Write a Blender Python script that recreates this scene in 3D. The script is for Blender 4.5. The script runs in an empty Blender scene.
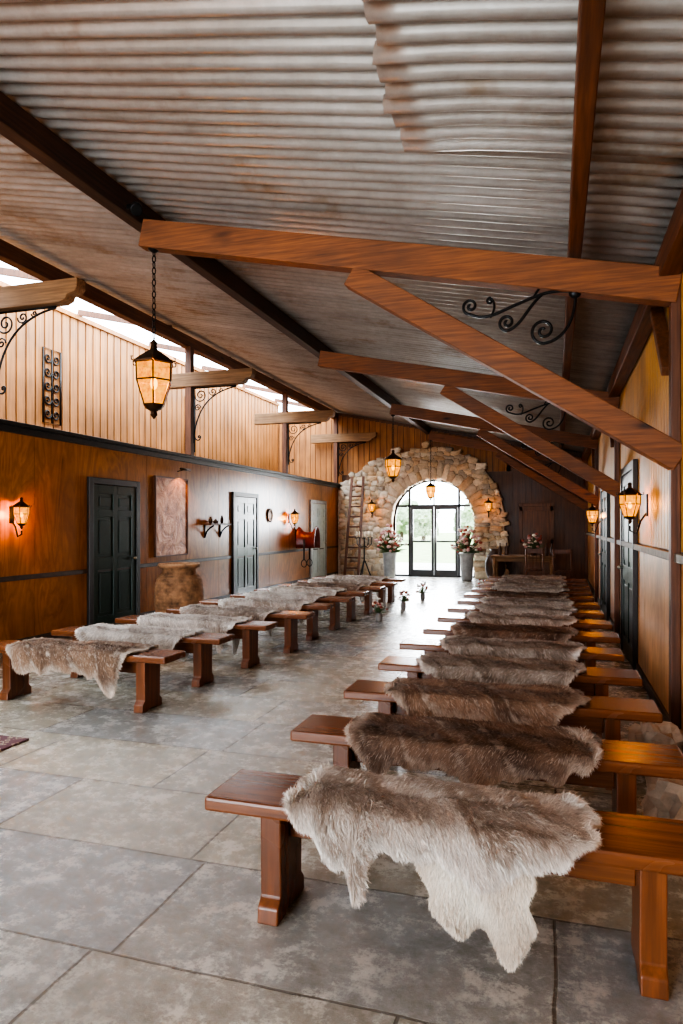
import bpy, math, random
import numpy as np
from mathutils import Vector, Matrix, noise
random.seed(7)
SC=bpy.context.scene
COL=SC.collection
PI=math.pi
# ------------------------------------------------------------------ materials
def newmat(name):
    m=bpy.data.materials.new(name); m.use_nodes=True
    nt=m.node_tree; b=nt.nodes['Principled BSDF']
    return m,nt,b
def link(nt,a,b): nt.links.new(a,b)
def ramp(nt,fac,stops):
    r=nt.nodes.new('ShaderNodeValToRGB'); e=r.color_ramp.elements
    while len(e)<len(stops): e.new(.5)
    for i,(p,c) in enumerate(stops):
        e[i].position=p; e[i].color=(c[0],c[1],c[2],1)
    link(nt,fac,r.inputs[0]); return r.outputs[0]
def coords(nt,scale=(1,1,1),kind='Object',rot=(0,0,0)):
    t=nt.nodes.new('ShaderNodeTexCoord'); mp=nt.nodes.new('ShaderNodeMapping')
    mp.inputs['Scale'].default_value=scale; mp.inputs['Rotation'].default_value=rot
    link(nt,t.outputs[kind],mp.inputs[0]); return mp.outputs[0]
def noisen(nt,vec,scale,detail=4,rough=.6,dist=0):
    n=nt.nodes.new('ShaderNodeTexNoise'); n.inputs['Scale'].default_value=scale
    n.inputs['Detail'].default_value=detail; n.inputs['Roughness'].default_value=rough
    n.inputs['Distortion'].default_value=dist
    link(nt,vec,n.inputs['Vector']); return n.outputs['Fac']
def bump(nt,b,h,strength=.2,dist=.01):
    bp=nt.nodes.new('ShaderNodeBump'); bp.inputs['Strength'].default_value=strength
    bp.inputs['Distance'].default_value=dist
    link(nt,h,bp.inputs['Height']); link(nt,bp.outputs[0],b.inputs['Normal'])
def mul(nt,a,b,fac=1.0,mode='MULTIPLY'):
    m=nt.nodes.new('ShaderNodeMixRGB'); m.blend_type=mode; m.inputs[0].default_value=fac
    for s,i in ((a,1),(b,2)):
        if hasattr(s,'links'): link(nt,s,m.inputs[i])
        else: m.inputs[i].default_value=(s[0],s[1],s[2],1)
    return m.outputs[0]
def plain(name,col,rough=.5,metal=0,var=.25,scale=12):
    m,nt,b=newmat(name)
    f=noisen(nt,coords(nt),scale,5)
    c=ramp(nt,f,[(.3,[x*(1-var) for x in col]),(.7,[min(1,x*(1+var)) for x in col])])
    link(nt,c,b.inputs['Base Color']); b.inputs['Roughness'].default_value=rough
    b.inputs['Metallic'].default_value=metal
    bump(nt,b,f,.1,.005)
    return m
def wood(name,c1,c2,axis='X',rough=.45,s=1.7,strg=.2,big=None,dist=.2,knots=False):
    m,nt,b=newmat(name)
    k={'X':(.6,14,14),'Y':(14,.6,14),'Z':(14,14,.6)}[axis]
    v=coords(nt,tuple(x*s for x in k))
    f=noisen(nt,v,1.6,6,.62,dist)
    c=ramp(nt,f,[(.28,c1),(.5,[(a+bb)/2 for a,bb in zip(c1,c2)]),(.72,c2)])
    f2=noisen(nt,coords(nt),1.3 if big is None else big,3)
    c=mul(nt,c,ramp(nt,f2,[(.3,(.66,.64,.62)),(.7,(1.18,1.14,1.08))]))
    if knots:
        vk={'X':(1.6,5,5),'Y':(5,1.6,5),'Z':(5,5,1.6)}[axis]
        vo=nt.nodes.new('ShaderNodeTexVoronoi'); link(nt,coords(nt,vk),vo.inputs['Vector']); vo.inputs['Scale'].default_value=1
        c=mul(nt,c,ramp(nt,vo.outputs['Distance'],[(.06,(.22,.18,.15)),(.13,(.7,.66,.62)),(.2,(1,1,1))]))
    link(nt,c,b.inputs['Base Color'])
    r=ramp(nt,f2,[(.2,(rough*.8,)*3),(.8,(rough*1.25,)*3)])
    link(nt,r,b.inputs['Roughness'])
    bump(nt,b,f,strg,.003)
    return m
M={}
M['bench']=wood('varnished_bench_wood',(.09,.030,.011),(.27,.092,.030),'X',.26)
M['benchleg']=wood('varnished_bench_leg_wood',(.08,.027,.010),(.24,.08,.027),'Z',.28)
M['beam']=wood('stained_beam_x',(.11,.036,.012),(.31,.112,.034),'X',.6,2.6,.5,None,.1,True)
M['beamY']=wood('stained_beam_y',(.07,.025,.011),(.23,.088,.034),'Y',.55,1.7,.3,None,.2,True)
M['beamdark']=wood('dark_beam_y',(.03,.015,.009),(.11,.05,.025),'Y',.6)
M['beamZ']=wood('stained_post_z',(.05,.018,.010),(.2,.075,.03),'Z',.5)
M['pale']=wood('weathered_pale_timber',(.13,.07,.032),(.36,.21,.105),'X',.75,1.7,.5)
M['clad']=wood('pine_cladding',(.21,.08,.020),(.48,.215,.064),'Z',.6,1,.2)
M['clad2']=wood('warm_board_cladding',(.44,.22,.05),(.78,.45,.12),'Z',.5,1,.2)
M['darkwood']=wood('dark_barn_boards',(.05,.022,.009),(.19,.08,.03),'Z',.5)
def plymat(name,c1,c2,rough):
    m,nt,b=newmat(name)
    v=coords(nt,(1.8,1.8,.5)); f=noisen(nt,v,1.3,4,.5,1.8)
    c=ramp(nt,f,[(.28,c1),(.42,c2),(.5,[(a*.6+q*.4) for a,q in zip(c1,c2)]),(.58,c2),(.74,c1)])
    v2=coords(nt,(16,16,1.0)); f2=noisen(nt,v2,1.5,4,.6,.2)
    c=mul(nt,c,ramp(nt,f2,[(.3,(.90,.89,.87)),(.7,(1.06,1.05,1.04))]))
    f3=noisen(nt,coords(nt),1.1,4,.6); c=mul(nt,c,ramp(nt,f3,[(.32,(.6,.56,.52)),(.68,(1.2,1.17,1.1))]))
    link(nt,c,b.inputs['Base Color']); b.inputs['Roughness'].default_value=rough; bump(nt,b,f2,.03,.003); return m
M['ply']=plymat('honey_plywood',(.25,.092,.021),(.47,.195,.048),.28)
M['ply2']=plymat('orange_plywood_pale',(.46,.24,.10),(.68,.40,.19),.42)
M['trim']=plain('black_trim_paint',(.018,.016,.015),.4)
M['rail']=plain('dark_rail_paint',(.06,.04,.028),.45)
M['ledge']=plain('weathered_grey_ledge',(.22,.21,.17),.6)
M['green']=plain('dark_green_door_paint',(.008,.03,.02),.3,0,.2)
M['green_daylit']=plain('daylit_green_door_paint',(.5,.57,.54),.35,0,.12)  # paleness is reflected daylight painted into the door colour
M['iron']=plain('black_wrought_iron',(.012,.012,.012),.42,.6)
M['bronze']=plain('aged_bronze',(.07,.035,.016),.4,.7)
M['steel']=plain('brushed_handle_steel',(.5,.48,.42),.3,.9)
M['clay']=plain('aged_terracotta',(.30,.16,.08),.9,0,.65,7)
M['claydark']=plain('dark_glazed_clay',(.06,.03,.018),.35,0,.4,6)
M['zinc']=plain('grey_zinc_planter',(.34,.34,.33),.5,.2,.3,5)
M['leaf']=plain('leaf_green',(.09,.14,.05),.6,0,.5,20)
M['fl_w']=plain('cream_petals',(.78,.72,.62),.7)
M['fl_r']=plain('rust_petals',(.36,.09,.06),.7)
M['fl_p']=plain('pink_petals',(.62,.36,.33),.7)
M['wax']=plain('candle_wax',(.8,.72,.55),.5)
M['leather']=plain('red_brown_leather',(.15,.022,.012),.35,0,.4)
M['black_leather']=plain('black_leather',(.02,.014,.012),.35)
M['mortar']=plain('lime_mortar',(.52,.42,.31),.9,0,.3,14)
def galv():
    m,nt,b=newmat('weathered_corrugated_sheet')
    v=coords(nt,(.35,2.2,1)); f=noisen(nt,v,1.5,7,.65,.3)
    c=ramp(nt,f,[(.25,(.27,.25,.225)),(.5,(.41,.39,.365)),(.75,(.53,.515,.495))])
    f2=noisen(nt,coords(nt),.7,6,.68)
    c=mul(nt,c,ramp(nt,f2,[(.32,(.70,.55,.41)),(.42,(.95,.92,.89)),(.7,(1.08,1.08,1.08))]))
    f3=noisen(nt,coords(nt,(1,1,1)),9,6,.7)
    c=mul(nt,c,ramp(nt,f3,[(.3,(.86,.84,.81)),(.6,(1.03,1.03,1.03))]))
    link(nt,c,b.inputs['Base Color']); b.inputs['Roughness'].default_value=.33
    b.inputs['Metallic'].default_value=.5
    return m
M['galv']=galv()
def flag():
    m,nt,b=newmat('stone_flagstones')
    v=coords(nt,(1,1,1),rot=(0,0,0))
    nn=nt.nodes.new('ShaderNodeTexNoise'); nn.inputs['Scale'].default_value=3.5; link(nt,v,nn.inputs['Vector'])
    mx=nt.nodes.new('ShaderNodeMixRGB'); mx.blend_type='LINEAR_LIGHT'; mx.inputs[0].default_value=.010
    link(nt,v,mx.inputs[1]); link(nt,nn.outputs['Color'],mx.inputs[2])
    br=nt.nodes.new('ShaderNodeTexBrick'); link(nt,mx.outputs[0],br.inputs['Vector'])
    br.inputs['Scale'].default_value=1; br.inputs['Brick Width'].default_value=1.1
    br.inputs['Row Height'].default_value=.68; br.inputs['Mortar Size'].default_value=.007
    br.inputs['Mortar Smooth'].default_value=.4; br.offset=.42; br.squash=1.35; br.squash_frequency=3
    br.inputs['Color1'].default_value=(.285,.30,.305,1); br.inputs['Color2'].default_value=(.40,.36,.275,1)
    br.inputs['Mortar'].default_value=(.2,.185,.16,1); br.inputs['Bias'].default_value=-.1
    f=noisen(nt,v,1.5,8,.68,0)
    f2=noisen(nt,v,22,8,.75)
    f3=noisen(nt,v,6,10,.82,0)
    c=mul(nt,br.outputs['Color'],ramp(nt,f,[(.3,(.84,.86,.89)),(.5,(1,1,1)),(.7,(1.2,1.16,1.08))]))
    c=mul(nt,c,ramp(nt,f3,[(.40,(.80,.78,.73)),(.5,(1,1,1)),(.62,(1.15,1.15,1.14))]))
    c=mul(nt,c,ramp(nt,f2,[(.3,(.76,.76,.75)),(.65,(1.14,1.14,1.13))]))
    spk=ramp(nt,f3,[(.54,(0,0,0)),(.58,(.65,.65,.65))])
    sp2=mul(nt,spk,ramp(nt,f,[(.45,(0,0,0)),(.56,(1,1,1))]))
    mm=nt.nodes.new('ShaderNodeMixRGB'); link(nt,sp2,mm.inputs[0]); link(nt,c,mm.inputs[1]); mm.inputs[2].default_value=(.62,.61,.57,1)
    mo=nt.nodes.new('ShaderNodeMixRGB'); link(nt,br.outputs['Fac'],mo.inputs[0]); link(nt,mm.outputs[0],mo.inputs[1]); mo.inputs[2].default_value=(.13,.12,.10,1)
    link(nt,mo.outputs[0],b.inputs['Base Color'])
    r=ramp(nt,f3,[(.3,(.14,)*3),(.7,(.38,)*3)]); link(nt,r,b.inputs['Roughness'])
    b.inputs['Specular IOR Level'].default_value=.8
    inv=nt.nodes.new('ShaderNodeMath'); inv.operation='MULTIPLY_ADD'; link(nt,br.outputs['Fac'],inv.inputs[0]); inv.inputs[1].default_value=-1.0; link(nt,f3,inv.inputs[2])
    bump(nt,b,inv.outputs[0],.45,.01)
    return m
M['flag']=flag()
def attrmat(name,rough=.8,mult=1,bmp=0,sheen=0):
    m,nt,b=newmat(name)
    a=nt.nodes.new('ShaderNodeVertexColor'); a.layer_name='Col'
    c=a.outputs['Color']
    if bmp:
        f=noisen(nt,coords(nt),9,7,.7)
        c=mul(nt,c,ramp(nt,f,[(.3,(.7,.68,.65)),(.7,(1.25,1.22,1.2))])); bump(nt,b,f,bmp,.02)
    link(nt,c,b.inputs['Base Color']); b.inputs['Roughness'].default_value=rough
    b.inputs['Specular IOR Level'].default_value=.25
    return m
M['fur']=attrmat('reindeer_fur',.62)
M['stone']=attrmat('field_stone',.85,1,.6)
def emit(name,col,s):
    m,nt,b=newmat(name); b.inputs['Base Color'].default_value=(*col,1)
    b.inputs['Emission Color'].default_value=(*col,1); b.inputs['Emission Strength'].default_value=s
    return m
M['bulb']=emit('warm_bulb',(1,.6,.16),8)
def lampglass():
    m,nt,b=newmat('seeded_amber_glass')
    nt.nodes.remove(b)
    t=nt.nodes.new('ShaderNodeBsdfTransparent'); t.inputs[0].default_value=(1,.62,.22,1)
    em=nt.nodes.new('ShaderNodeEmission'); em.inputs['Strength'].default_value=1.4
    mx=nt.nodes.new('ShaderNodeMixShader'); mx.inputs[0].default_value=.6
    tc=nt.nodes.new('ShaderNodeTexCoord')
    f=noisen(nt,tc.outputs['Object'],26,4)
    c=ramp(nt,f,[(.3,(.55,.15,.004)),(.5,(.9,.36,.03)),(.7,(1,.52,.08))])
    link(nt,c,em.inputs['Color'])
    link(nt,t.outputs[0],mx.inputs[1]); link(nt,em.outputs[0],mx.inputs[2])
    link(nt,mx.outputs[0],nt.nodes['Material Output'].inputs[0]); return m
M['lampglass']=lampglass()
def clear():
    m,nt,b=newmat('clear_pane_glass')
    t=nt.nodes.new('ShaderNodeBsdfTransparent'); mx=nt.nodes.new('ShaderNodeMixShader'); mx.inputs[0].default_value=.06
    b.inputs['Roughness'].default_value=.02
    link(nt,t.outputs[0],mx.inputs[1]); link(nt,b.outputs[0],mx.inputs[2])
    link(nt,mx.outputs[0],nt.nodes['Material Output'].inputs[0]); return m
M['glass']=clear()
def art():
    m,nt,b=newmat('copper_relief_art')
    v=coords(nt,(1,1,1)); f=noisen(nt,v,3.5,9,.7,1.2)
    c=ramp(nt,f,[(.3,(.04,.016,.01)),(.48,(.22,.08,.035)),(.6,(.36,.17,.09)),(.75,(.14,.11,.10))])
    link(nt,c,b.inputs['Base Color']); b.inputs['Metallic'].default_value=.5; b.inputs['Roughness'].default_value=.4
    bump(nt,b,f,.6,.03); return m
M['art']=art()
def rugm():
    m,nt,b=newmat('woven_rug'); v=coords(nt,(16,16,16))
    ch=nt.nodes.new('ShaderNodeTexVoronoi'); ch.distance='MANHATTAN'; link(nt,v,ch.inputs['Vector']); ch.inputs['Scale'].default_value=1
    c=ramp(nt,ch.outputs['Distance'],[(.2,(.25,.06,.05)),(.4,(.05,.05,.09)),(.6,(.5,.4,.28)),(.75,(.12,.05,.06))])
    link(nt,c,b.inputs['Base Color']); b.inputs['Roughness'].default_value=.95; return m
M['rug']=rugm()
M['grass']=plain('lawn_grass',(.34,.43,.2),.9,0,.2,1.2)
M['gravel']=plain('pale_gravel',(.66,.63,.58),.9,0,.2,6)
M['tree']=plain('tree_foliage',(.34,.42,.27),.8,0,.35,2)  # foliage green lightened to put haze and daylight glare into the colour
M['bark']=plain('tree_bark',(.1,.07,.05),.9)
# ------------------------------------------------------------------ mesh builder
def unit_ico(sub=2):
    import bmesh
    bm=bmesh.new(); bmesh.ops.create_icosphere(bm,subdivisions=sub,radius=1)
    v=[x.co.copy() for x in bm.verts]; f=[[y.index for y in x.verts] for x in bm.faces]; bm.free(); return v,f
ICO={k:unit_ico(k) for k in (1,2,3)}
class MB:
    def __init__(s): s.v=[]; s.f=[]; s.c=[]; s.cur=(1,1,1)
    def add(s,vs,fs):
        o=len(s.v); s.v+= [tuple(x) for x in vs]; s.f+=[[i+o for i in f] for f in fs]; s.c+=[s.cur]*len(vs); return s
    def box(s,x0,x1,y0,y1,z0,z1):
        v=[(x,y,z) for x in (x0,x1) for y in (y0,y1) for z in (z0,z1)]
        return s.add(v,[(0,1,3,2),(4,6,7,5),(0,4,5,1),(2,3,7,6),(0,2,6,4),(1,5,7,3)])
    def beam(s,p0,p1,w,h,up=(0,0,1)):
        p0=Vector(p0);p1=Vector(p1); d=(p1-p0).normalized(); u=Vector(up); sd=d.cross(u).normalized(); u=sd.cross(d).normalized()
        v=[]
        for p in (p0,p1):
            for a in (-w/2,w/2):
                for b in (-h/2,h/2): v.append(p+sd*a+u*b)
        return s.add(v,[(0,1,3,2),(4,6,7,5),(0,4,5,1),(2,3,7,6),(0,2,6,4),(1,5,7,3)])
    def tube(s,pts,r,n=8,closed=False):
        pts=[Vector(p) for p in pts]; N=len(pts); vs=[]; prev=None
        rr=r if isinstance(r,(list,tuple)) else [r]*N
        for i,p in enumerate(pts):
            if closed: t=(pts[(i+1)%N]-pts[i-1])
            else: t=pts[min(i+1,N-1)]-pts[max(i-1,0)]
            t.normalize()
            if prev is None:
                a=Vector((0,0,1)) if abs(t.z)<.9 else Vector((1,0,0)); x=t.cross(a).normalized()
            else: x=(prev-t*prev.dot(t)).normalized()
            prev=x; y=t.cross(x)
            for k in range(n):
                an=2*PI*k/n; vs.append(p+(x*math.cos(an)+y*math.sin(an))*rr[i])
        fs=[]
        for i in range(N if closed else N-1):
            j=(i+1)%N
            for k in range(n): fs.append((i*n+k,i*n+(k+1)%n,j*n+(k+1)%n,j*n+k))
        if not closed: fs+= [tuple(range(n))[::-1],tuple(range((N-1)*n,N*n))]
        return s.add(vs,fs)
    def lathe(s,prof,n=24,c=(0,0,0),rot=0):
        vs=[];fs=[]
        for r,z in prof:
            for k in range(n):
                a=2*PI*k/n+rot; vs.append((c[0]+r*math.cos(a),c[1]+r*math.sin(a),c[2]+z))
        for i in range(len(prof)-1):
            for k in range(n): fs.append((i*n+k,i*n+(k+1)%n,(i+1)*n+(k+1)%n,(i+1)*n+k))
        fs+=[tuple(range(n))[::-1],tuple(range((len(prof)-1)*n,len(prof)*n))]
        return s.add(vs,fs)
    def blob(s,c,r,amp=.15,sub=2,pw=1.0,seed=0,fr=1.5,rotm=None):
        V,F=ICO[sub]; out=[]
        for v in V:
            k=1+amp*noise.noise(v*fr+Vector((seed*3.1,seed*1.7,seed)))
            q=Vector([math.copysign(abs(a)**pw,a) for a in v])*k
            q=Vector((q.x*r[0],q.y*r[1],q.z*r[2]))
            if rotm is not None: q=rotm@q
            out.append(q+Vector(c))
        return s.add(out,F)
    def obj(s,name,mat,parent=None,bevel=0,smooth=False,loc=None,col=False,sharp=None):
        me=bpy.data.meshes.new(name); me.from_pydata(s.v,[],s.f); me.update()
        if col:
            a=me.color_attributes.new('Col','FLOAT_COLOR','POINT')
            a.data.foreach_set('color',np.array([(c[0],c[1],c[2],1) for c in s.c],dtype=np.float32).ravel())
        me.materials.append(mat)
        if smooth: me.polygons.foreach_set('use_smooth',[True]*len(me.polygons))
        o=bpy.data.objects.new(name,me); COL.objects.link(o)
        if loc: o.location=loc
        if parent: o.parent=parent
        if bevel:
            b=o.modifiers.new('Bevel','BEVEL'); b.width=bevel; b.segments=2; b.limit_method='ANGLE'
        return o
def empty(name,loc,label,cat,group=None,rz=0):
    o=bpy.data.objects.new(name,None); COL.objects.link(o); o.location=loc; o.rotation_euler=(0,0,rz); o.empty_display_size=.1
    tag(o,label,cat,group); return o
def tag(o,label,cat,group=None):
    o['label']=label; o['category']=cat
    if group: o['group']=group
    return o
def struct(o,label=None):
    o['kind']='structure'
    if label: o['label']=label
    return o
def copything(e,loc,rz=0,name=None):
    n=e.copy(); COL.objects.link(n); n.location=loc; n.rotation_euler=(0,0,rz)
    for ch in e.children:
        c=ch.copy(); c.parent=n; COL.objects.link(c)
        for g in ch.children:
            k=g.copy(); k.parent=c; COL.objects.link(k)
    return n
# ------------------------------------------------------------------ constants
XL=-6.2; XR=.8; YE=19.6; XC=-8.2; YB=-4.0
def roofz(x): return 3.65-.205*x
# ------------------------------------------------------------------ floor
o=MB().box(XC-.2,XR+.3,YB,YE+.3,-.1,0).obj('floor',M['flag']); struct(o,'large worn stone flagstones with a soft sheen')
# ------------------------------------------------------------------ ceiling
def corr(x0,x1,y0,y1,dz,nx,pitch=.135,amp=.027,droop=None,edge=None):
    ny=int((y1-y0)/pitch*12); ys=np.linspace(y0,y1,ny+1); xs=np.linspace(x0,x1,nx+1)
    mb=MB(); vs=[]
    for j,y in enumerate(ys):
        for i,x in enumerate(xs):
            xx=x
            if edge and i==0: xx=x+edge(y)
            sn=math.sin(2*PI*y/pitch); sn=math.copysign(abs(sn)**.8,sn)
            z=roofz(xx)+dz+amp*sn+.010*noise.noise(Vector((xx*.5,y*.35,0)))
            if droop: z-=droop(xx,y)
            vs.append((xx,y,z))
    fs=[(j*(nx+1)+i,(j+1)*(nx+1)+i,(j+1)*(nx+1)+i+1,j*(nx+1)+i+1) for j in range(ny) for i in range(nx)]
    mb.add(vs,fs); return mb
o=corr(-6.45,XR+.25,YB,YE+.3,0,14).obj('ceiling',M['galv'],smooth=True); struct(o,'weathered corrugated metal roof sheeting')
s=o.modifiers.new('Solid','SOLIDIFY'); s.thickness=.004; s.offset=1
o=corr(-.82,XR+.2,YB,4.02,-.035,10,droop=lambda x,y:.03*max(0,min(1,(-.4-x)/.4))*(.5+.5*math.sin(y*2.1)),edge=lambda y:.05*math.sin(y*3)+.02*math.sin(y*17)).obj('roof_sheet',M['galv'],smooth=True)
s=o.modifiers.new('Solid','SOLIDIFY'); s.thickness=.004; s.offset=1
tag(o,'overlapping corrugated roof sheet with a sagging wavy edge','roof sheet')
# ------------------------------------------------------------------ left wall
mb=MB()
mb.box(XL-.12,XL-.02,YB,YE,0,2.62)
wl=mb.obj('wall_left',M['darkwood']); struct(wl,'orange varnished plywood wall')
mb=MB(); y=YB
while y<YE-.05:
    y1=min(y+1.22,YE)
    mb.box(XL-.02,XL,y+.003,y1-.003,.89,2.6); mb.box(XL-.02,XL,y+.003,y1-.003,.12,.83); y=y1
pl=mb.obj('panelling',M['ply']); pl.parent=wl
o=MB().box(XL-.02,XL+.022,YB,YE,.83,.89).obj('trim_1',M['rail'],bevel=.005); struct(o,'dark dado rail on plywood wall')
mb=MB().box(XL-.15,XL+.05,YB,YE,2.6,2.68); mb.box(XL-.18,XL+.09,YB,YE,2.68,2.73)
o=mb.obj('trim_2',M['trim'],bevel=.008); struct(o,'black cornice along the top of the plywood wall')
o=MB().box(XL-.02,XL+.02,YB,YE,0,.12).obj('baseboard_left',M['rail'],bevel=.004); struct(o)
o=MB().box(XC,XL-.12,YB,YE,2.5,2.6).obj('ceiling_loft',M['darkwood']); struct(o,'flat top of the side rooms')
def boards_y(x,y0,y1,z0,z1,w=.125,t=.02,side=1,gap=.006):
    mb=MB(); y=y0; i=0
    while y<y1-.02:
        ww=min(w,y1-y); mb.box(x-t*side if side>0 else x, x if side>0 else x+t, y+gap,y+ww-gap,z0,z1+0.0); y+=w; i+=1
    return mb
CZ=5.18
mb=boards_y(XC+.02,YB,YE,2.6,CZ,.21,gap=.019); 
wu=MB().box(XC-.1,XC,YB,YE,2.6,CZ).obj('wall_upper_left',M['darkwood']); struct(wu,'vertical pine board cladding below the rooflight')
o=mb.obj('board_cladding',M['clad']); o.parent=wu
o=MB().box(XC-.1,XC+.06,YB,YE,CZ,CZ+.08).obj('trim_3',M['clad']); struct(o)
y=-3.2
while y<YE:
    o=MB().beam((-6.3,y,4.88),(XC+.02,y,CZ+.14),.06,.10).obj('rooflight_rafter',M['beamZ']); tag(o,'dark timber rafter crossing the open rooflight','beam','rooflight rafters'); y+=2.25
# ------------------------------------------------------------------ right wall
mb=MB().box(XR+.02,XR+.14,YB,YE,0,3.5)
wr=mb.obj('wall_right',M['darkwood']); struct(wr,'plywood and board wall')
mb=MB(); y=YB
while y<YE-.05:
    y1=min(y+1.22,YE); mb.box(XR,XR+.02,y+.004,y1-.004,.1,1.24); y=y1
p=mb.obj('lower_panelling',M['ply2']); p.parent=wr
p=boards_y(XR+.0,YB,YE,1.32,3.4,.15,.02,-1,gap=.009).obj('board_cladding',M['clad2']); p.parent=wr
o=MB().box(XR-.045,XR+.02,YB,YE,1.25,1.31).obj('trim_4',M['ledge'],bevel=.006); struct(o,'weathered grey dado ledge')
o=MB().box(XR-.02,XR+.02,YB,YE,0,.1).obj('baseboard_right',M['rail'],bevel=.004); struct(o)
# ------------------------------------------------------------------ back wall (behind viewer) with wide opening
mb=MB().box(XC-.1,-6.0,YB-.15,YB,0,5.2); mb.box(-1.2,XR+.14,YB-.15,YB,0,3.5); mb.box(-6.0,-1.2,YB-.15,YB,3.0,3.95)
o=mb.obj('wall_back',M['clad']); struct(o)
# ------------------------------------------------------------------ end wall with arch
CX=-3.35; SP=1.62; RI=1.2
def colwall(xs,bot,top,y0,y1):
    mb=MB()
    for a,b in zip(xs[:-1],xs[1:]):
        ba,bb=bot(a,1),bot(b,-1); ta,tb=top(a),top(b)
        if ta-ba<.01 and tb-bb<.01: continue
        v=[(a,y0,ba),(b,y0,bb),(b,y0,tb),(a,y0,ta),(a,y1,ba),(b,y1,bb),(b,y1,tb),(a,y1,ta)]
        mb.add(v,[(0,1,2,3),(5,4,7,6),(0,4,5,1),(3,2,6,7),(0,3,7,4),(1,5,6,2)])
    return mb
xs=sorted(set([XC-.1,XR+.14]+list(np.linspace(CX-RI,CX+RI,33))+list(np.linspace(XC,XR,15))))
def bot2(x,s):
    q=x+s*.002
    if abs(q-CX)<RI: return SP+math.sqrt(max(0,RI*RI-(x-CX)**2))
    return 0
o=colwall(xs,bot2,lambda x:roofz(x)-.04 if x>-6.4 else 5.0,YE,YE+.2).obj('wall_end',M['darkwood']); struct(o,'dark timber end wall')
mb=MB(); x=-1.3
while x<XR-.02:
    mb.box(x+.006,min(x+.17,XR)-.006,YE-.025,YE,0,roofz(x)-.15); x+=.17
p=mb.obj('panelling',M['darkwood']); p.parent=o
mb=MB(); x=XC+.05
while x<-1.3:
    zb=2.0 if x<-6.2 else 3.0
    mb.box(x+.008,x+.17-.008,YE-.025,YE,zb,min(roofz(x)-.15,5.0)); x+=.17
p=mb.obj('board_cladding',M['clad']); p.parent=o
mb=MB().box(-.95,-.05,YE-.07,YE-.03,.02,2.1)
for z in (.15,1.05,1.95): mb.box(-.95,-.05,YE-.095,YE-.07,z-.06,z+.06)
mb.box(-.97,-.87,YE-.095,YE-.07,.02,2.1); mb.box(-.13,-.03,YE-.095,YE-.07,.02,2.1)
o=mb.obj('door_6',wood('brown_barn_door',(.08,.032,.013),(.26,.11,.04),'Z',.5),bevel=.004); struct(o,'dark brown plank barn door')
# stone arch
def outer(x):
    if x>=CX: 
        d=(x-CX)/2.02; return (1.62+2.1*math.sqrt(max(0,1-d*d))) if d<1 else 0
    d=(x-CX)/3.1; return 1.62+2.1*math.sqrt(max(0,1-d*d))
xs=sorted(set(list(np.linspace(CX-RI,CX+RI,33))+list(np.linspace(XL+.03,CX+2.0,40))))
arch=empty('stone_arch',(CX,YE-.2,0),'honey-tan rubble fieldstone arch surround around glazed doors','stone arch')
def loc(mb):
    mb.v=[(a-CX,b-(YE-.2),c) for a,b,c in mb.v]; return mb
loc(colwall(xs,bot2,lambda x:outer(x)-.05,YE-.27,YE-.03)).obj('mortar',M['mortar'],parent=arch)
mb=MB(); rs=random.Random(3)
pal=[(.62,.51,.37),(.66,.57,.44),(.52,.44,.34),(.58,.42,.27),(.72,.64,.51),(.46,.40,.33),(.64,.50,.33)]
def stone(x,z,w,h,ang=0,d=.06,y=YE-.25):
    c=rs.choice(pal); k=rs.uniform(.78,1.12); mb.cur=tuple(a*k for a in c)
    R=Matrix.Rotation(-ang,3,'Y')
    mb.blob((x,y+rs.uniform(-.012,.012),z),(w/2*1.06,d,h/2*1.08),.6,2,.42,rs.random()*50,1.9,R)
a=.02
while a<PI-.03:
    th=rs.uniform(.1,.2); am=a+th/2; r0=RI-.02; w=rs.uniform(.22,.5)
    stone(CX+(r0+w/2)*math.cos(am),SP+(r0+w/2)*math.sin(am),w,th*(r0+w/2)*1.02,am,.07); 
    if w<.36:
        w2=.46-w+rs.uniform(0,.1); stone(CX+(r0+w+w2/2)*math.cos(am),SP+(r0+w+w2/2)*math.sin(am),w2,th*(r0+w+w2/2),am,.06)
    a+=th
for sx in (-1,1):
    z=0
    while z<SP-.05:
        h=rs.uniform(.1,.22); w=rs.uniform(.24,.46); stone(CX+sx*(RI-.02+w/2),z+h/2,w,h,0,.07)
        if w<.36: stone(CX+sx*(RI+w+.08),z+h/2,.24,h,rs.uniform(-.2,.2),.06)
        z+=h*.97
z=0
while z<3.75:
    h=rs.uniform(.10,.18); x=XL+.05+rs.uniform(0,.1)
    while x<CX+1.98:
        w=rs.uniform(.12,.34); xc=x+w/2
        rr=math.hypot(xc-CX,max(0,z+h/2-SP))
        if rr>RI+.36+.1 and z+h/2<outer(xc)+rs.uniform(-.10,.08): stone(xc,z+h/2+rs.uniform(-.02,.02),w,h*rs.uniform(.9,1.25),rs.uniform(-.3,.3))
        x+=w*.97
    z+=h*.97
loc(mb).obj('stones',M['stone'],parent=arch,smooth=True,col=True)
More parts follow.
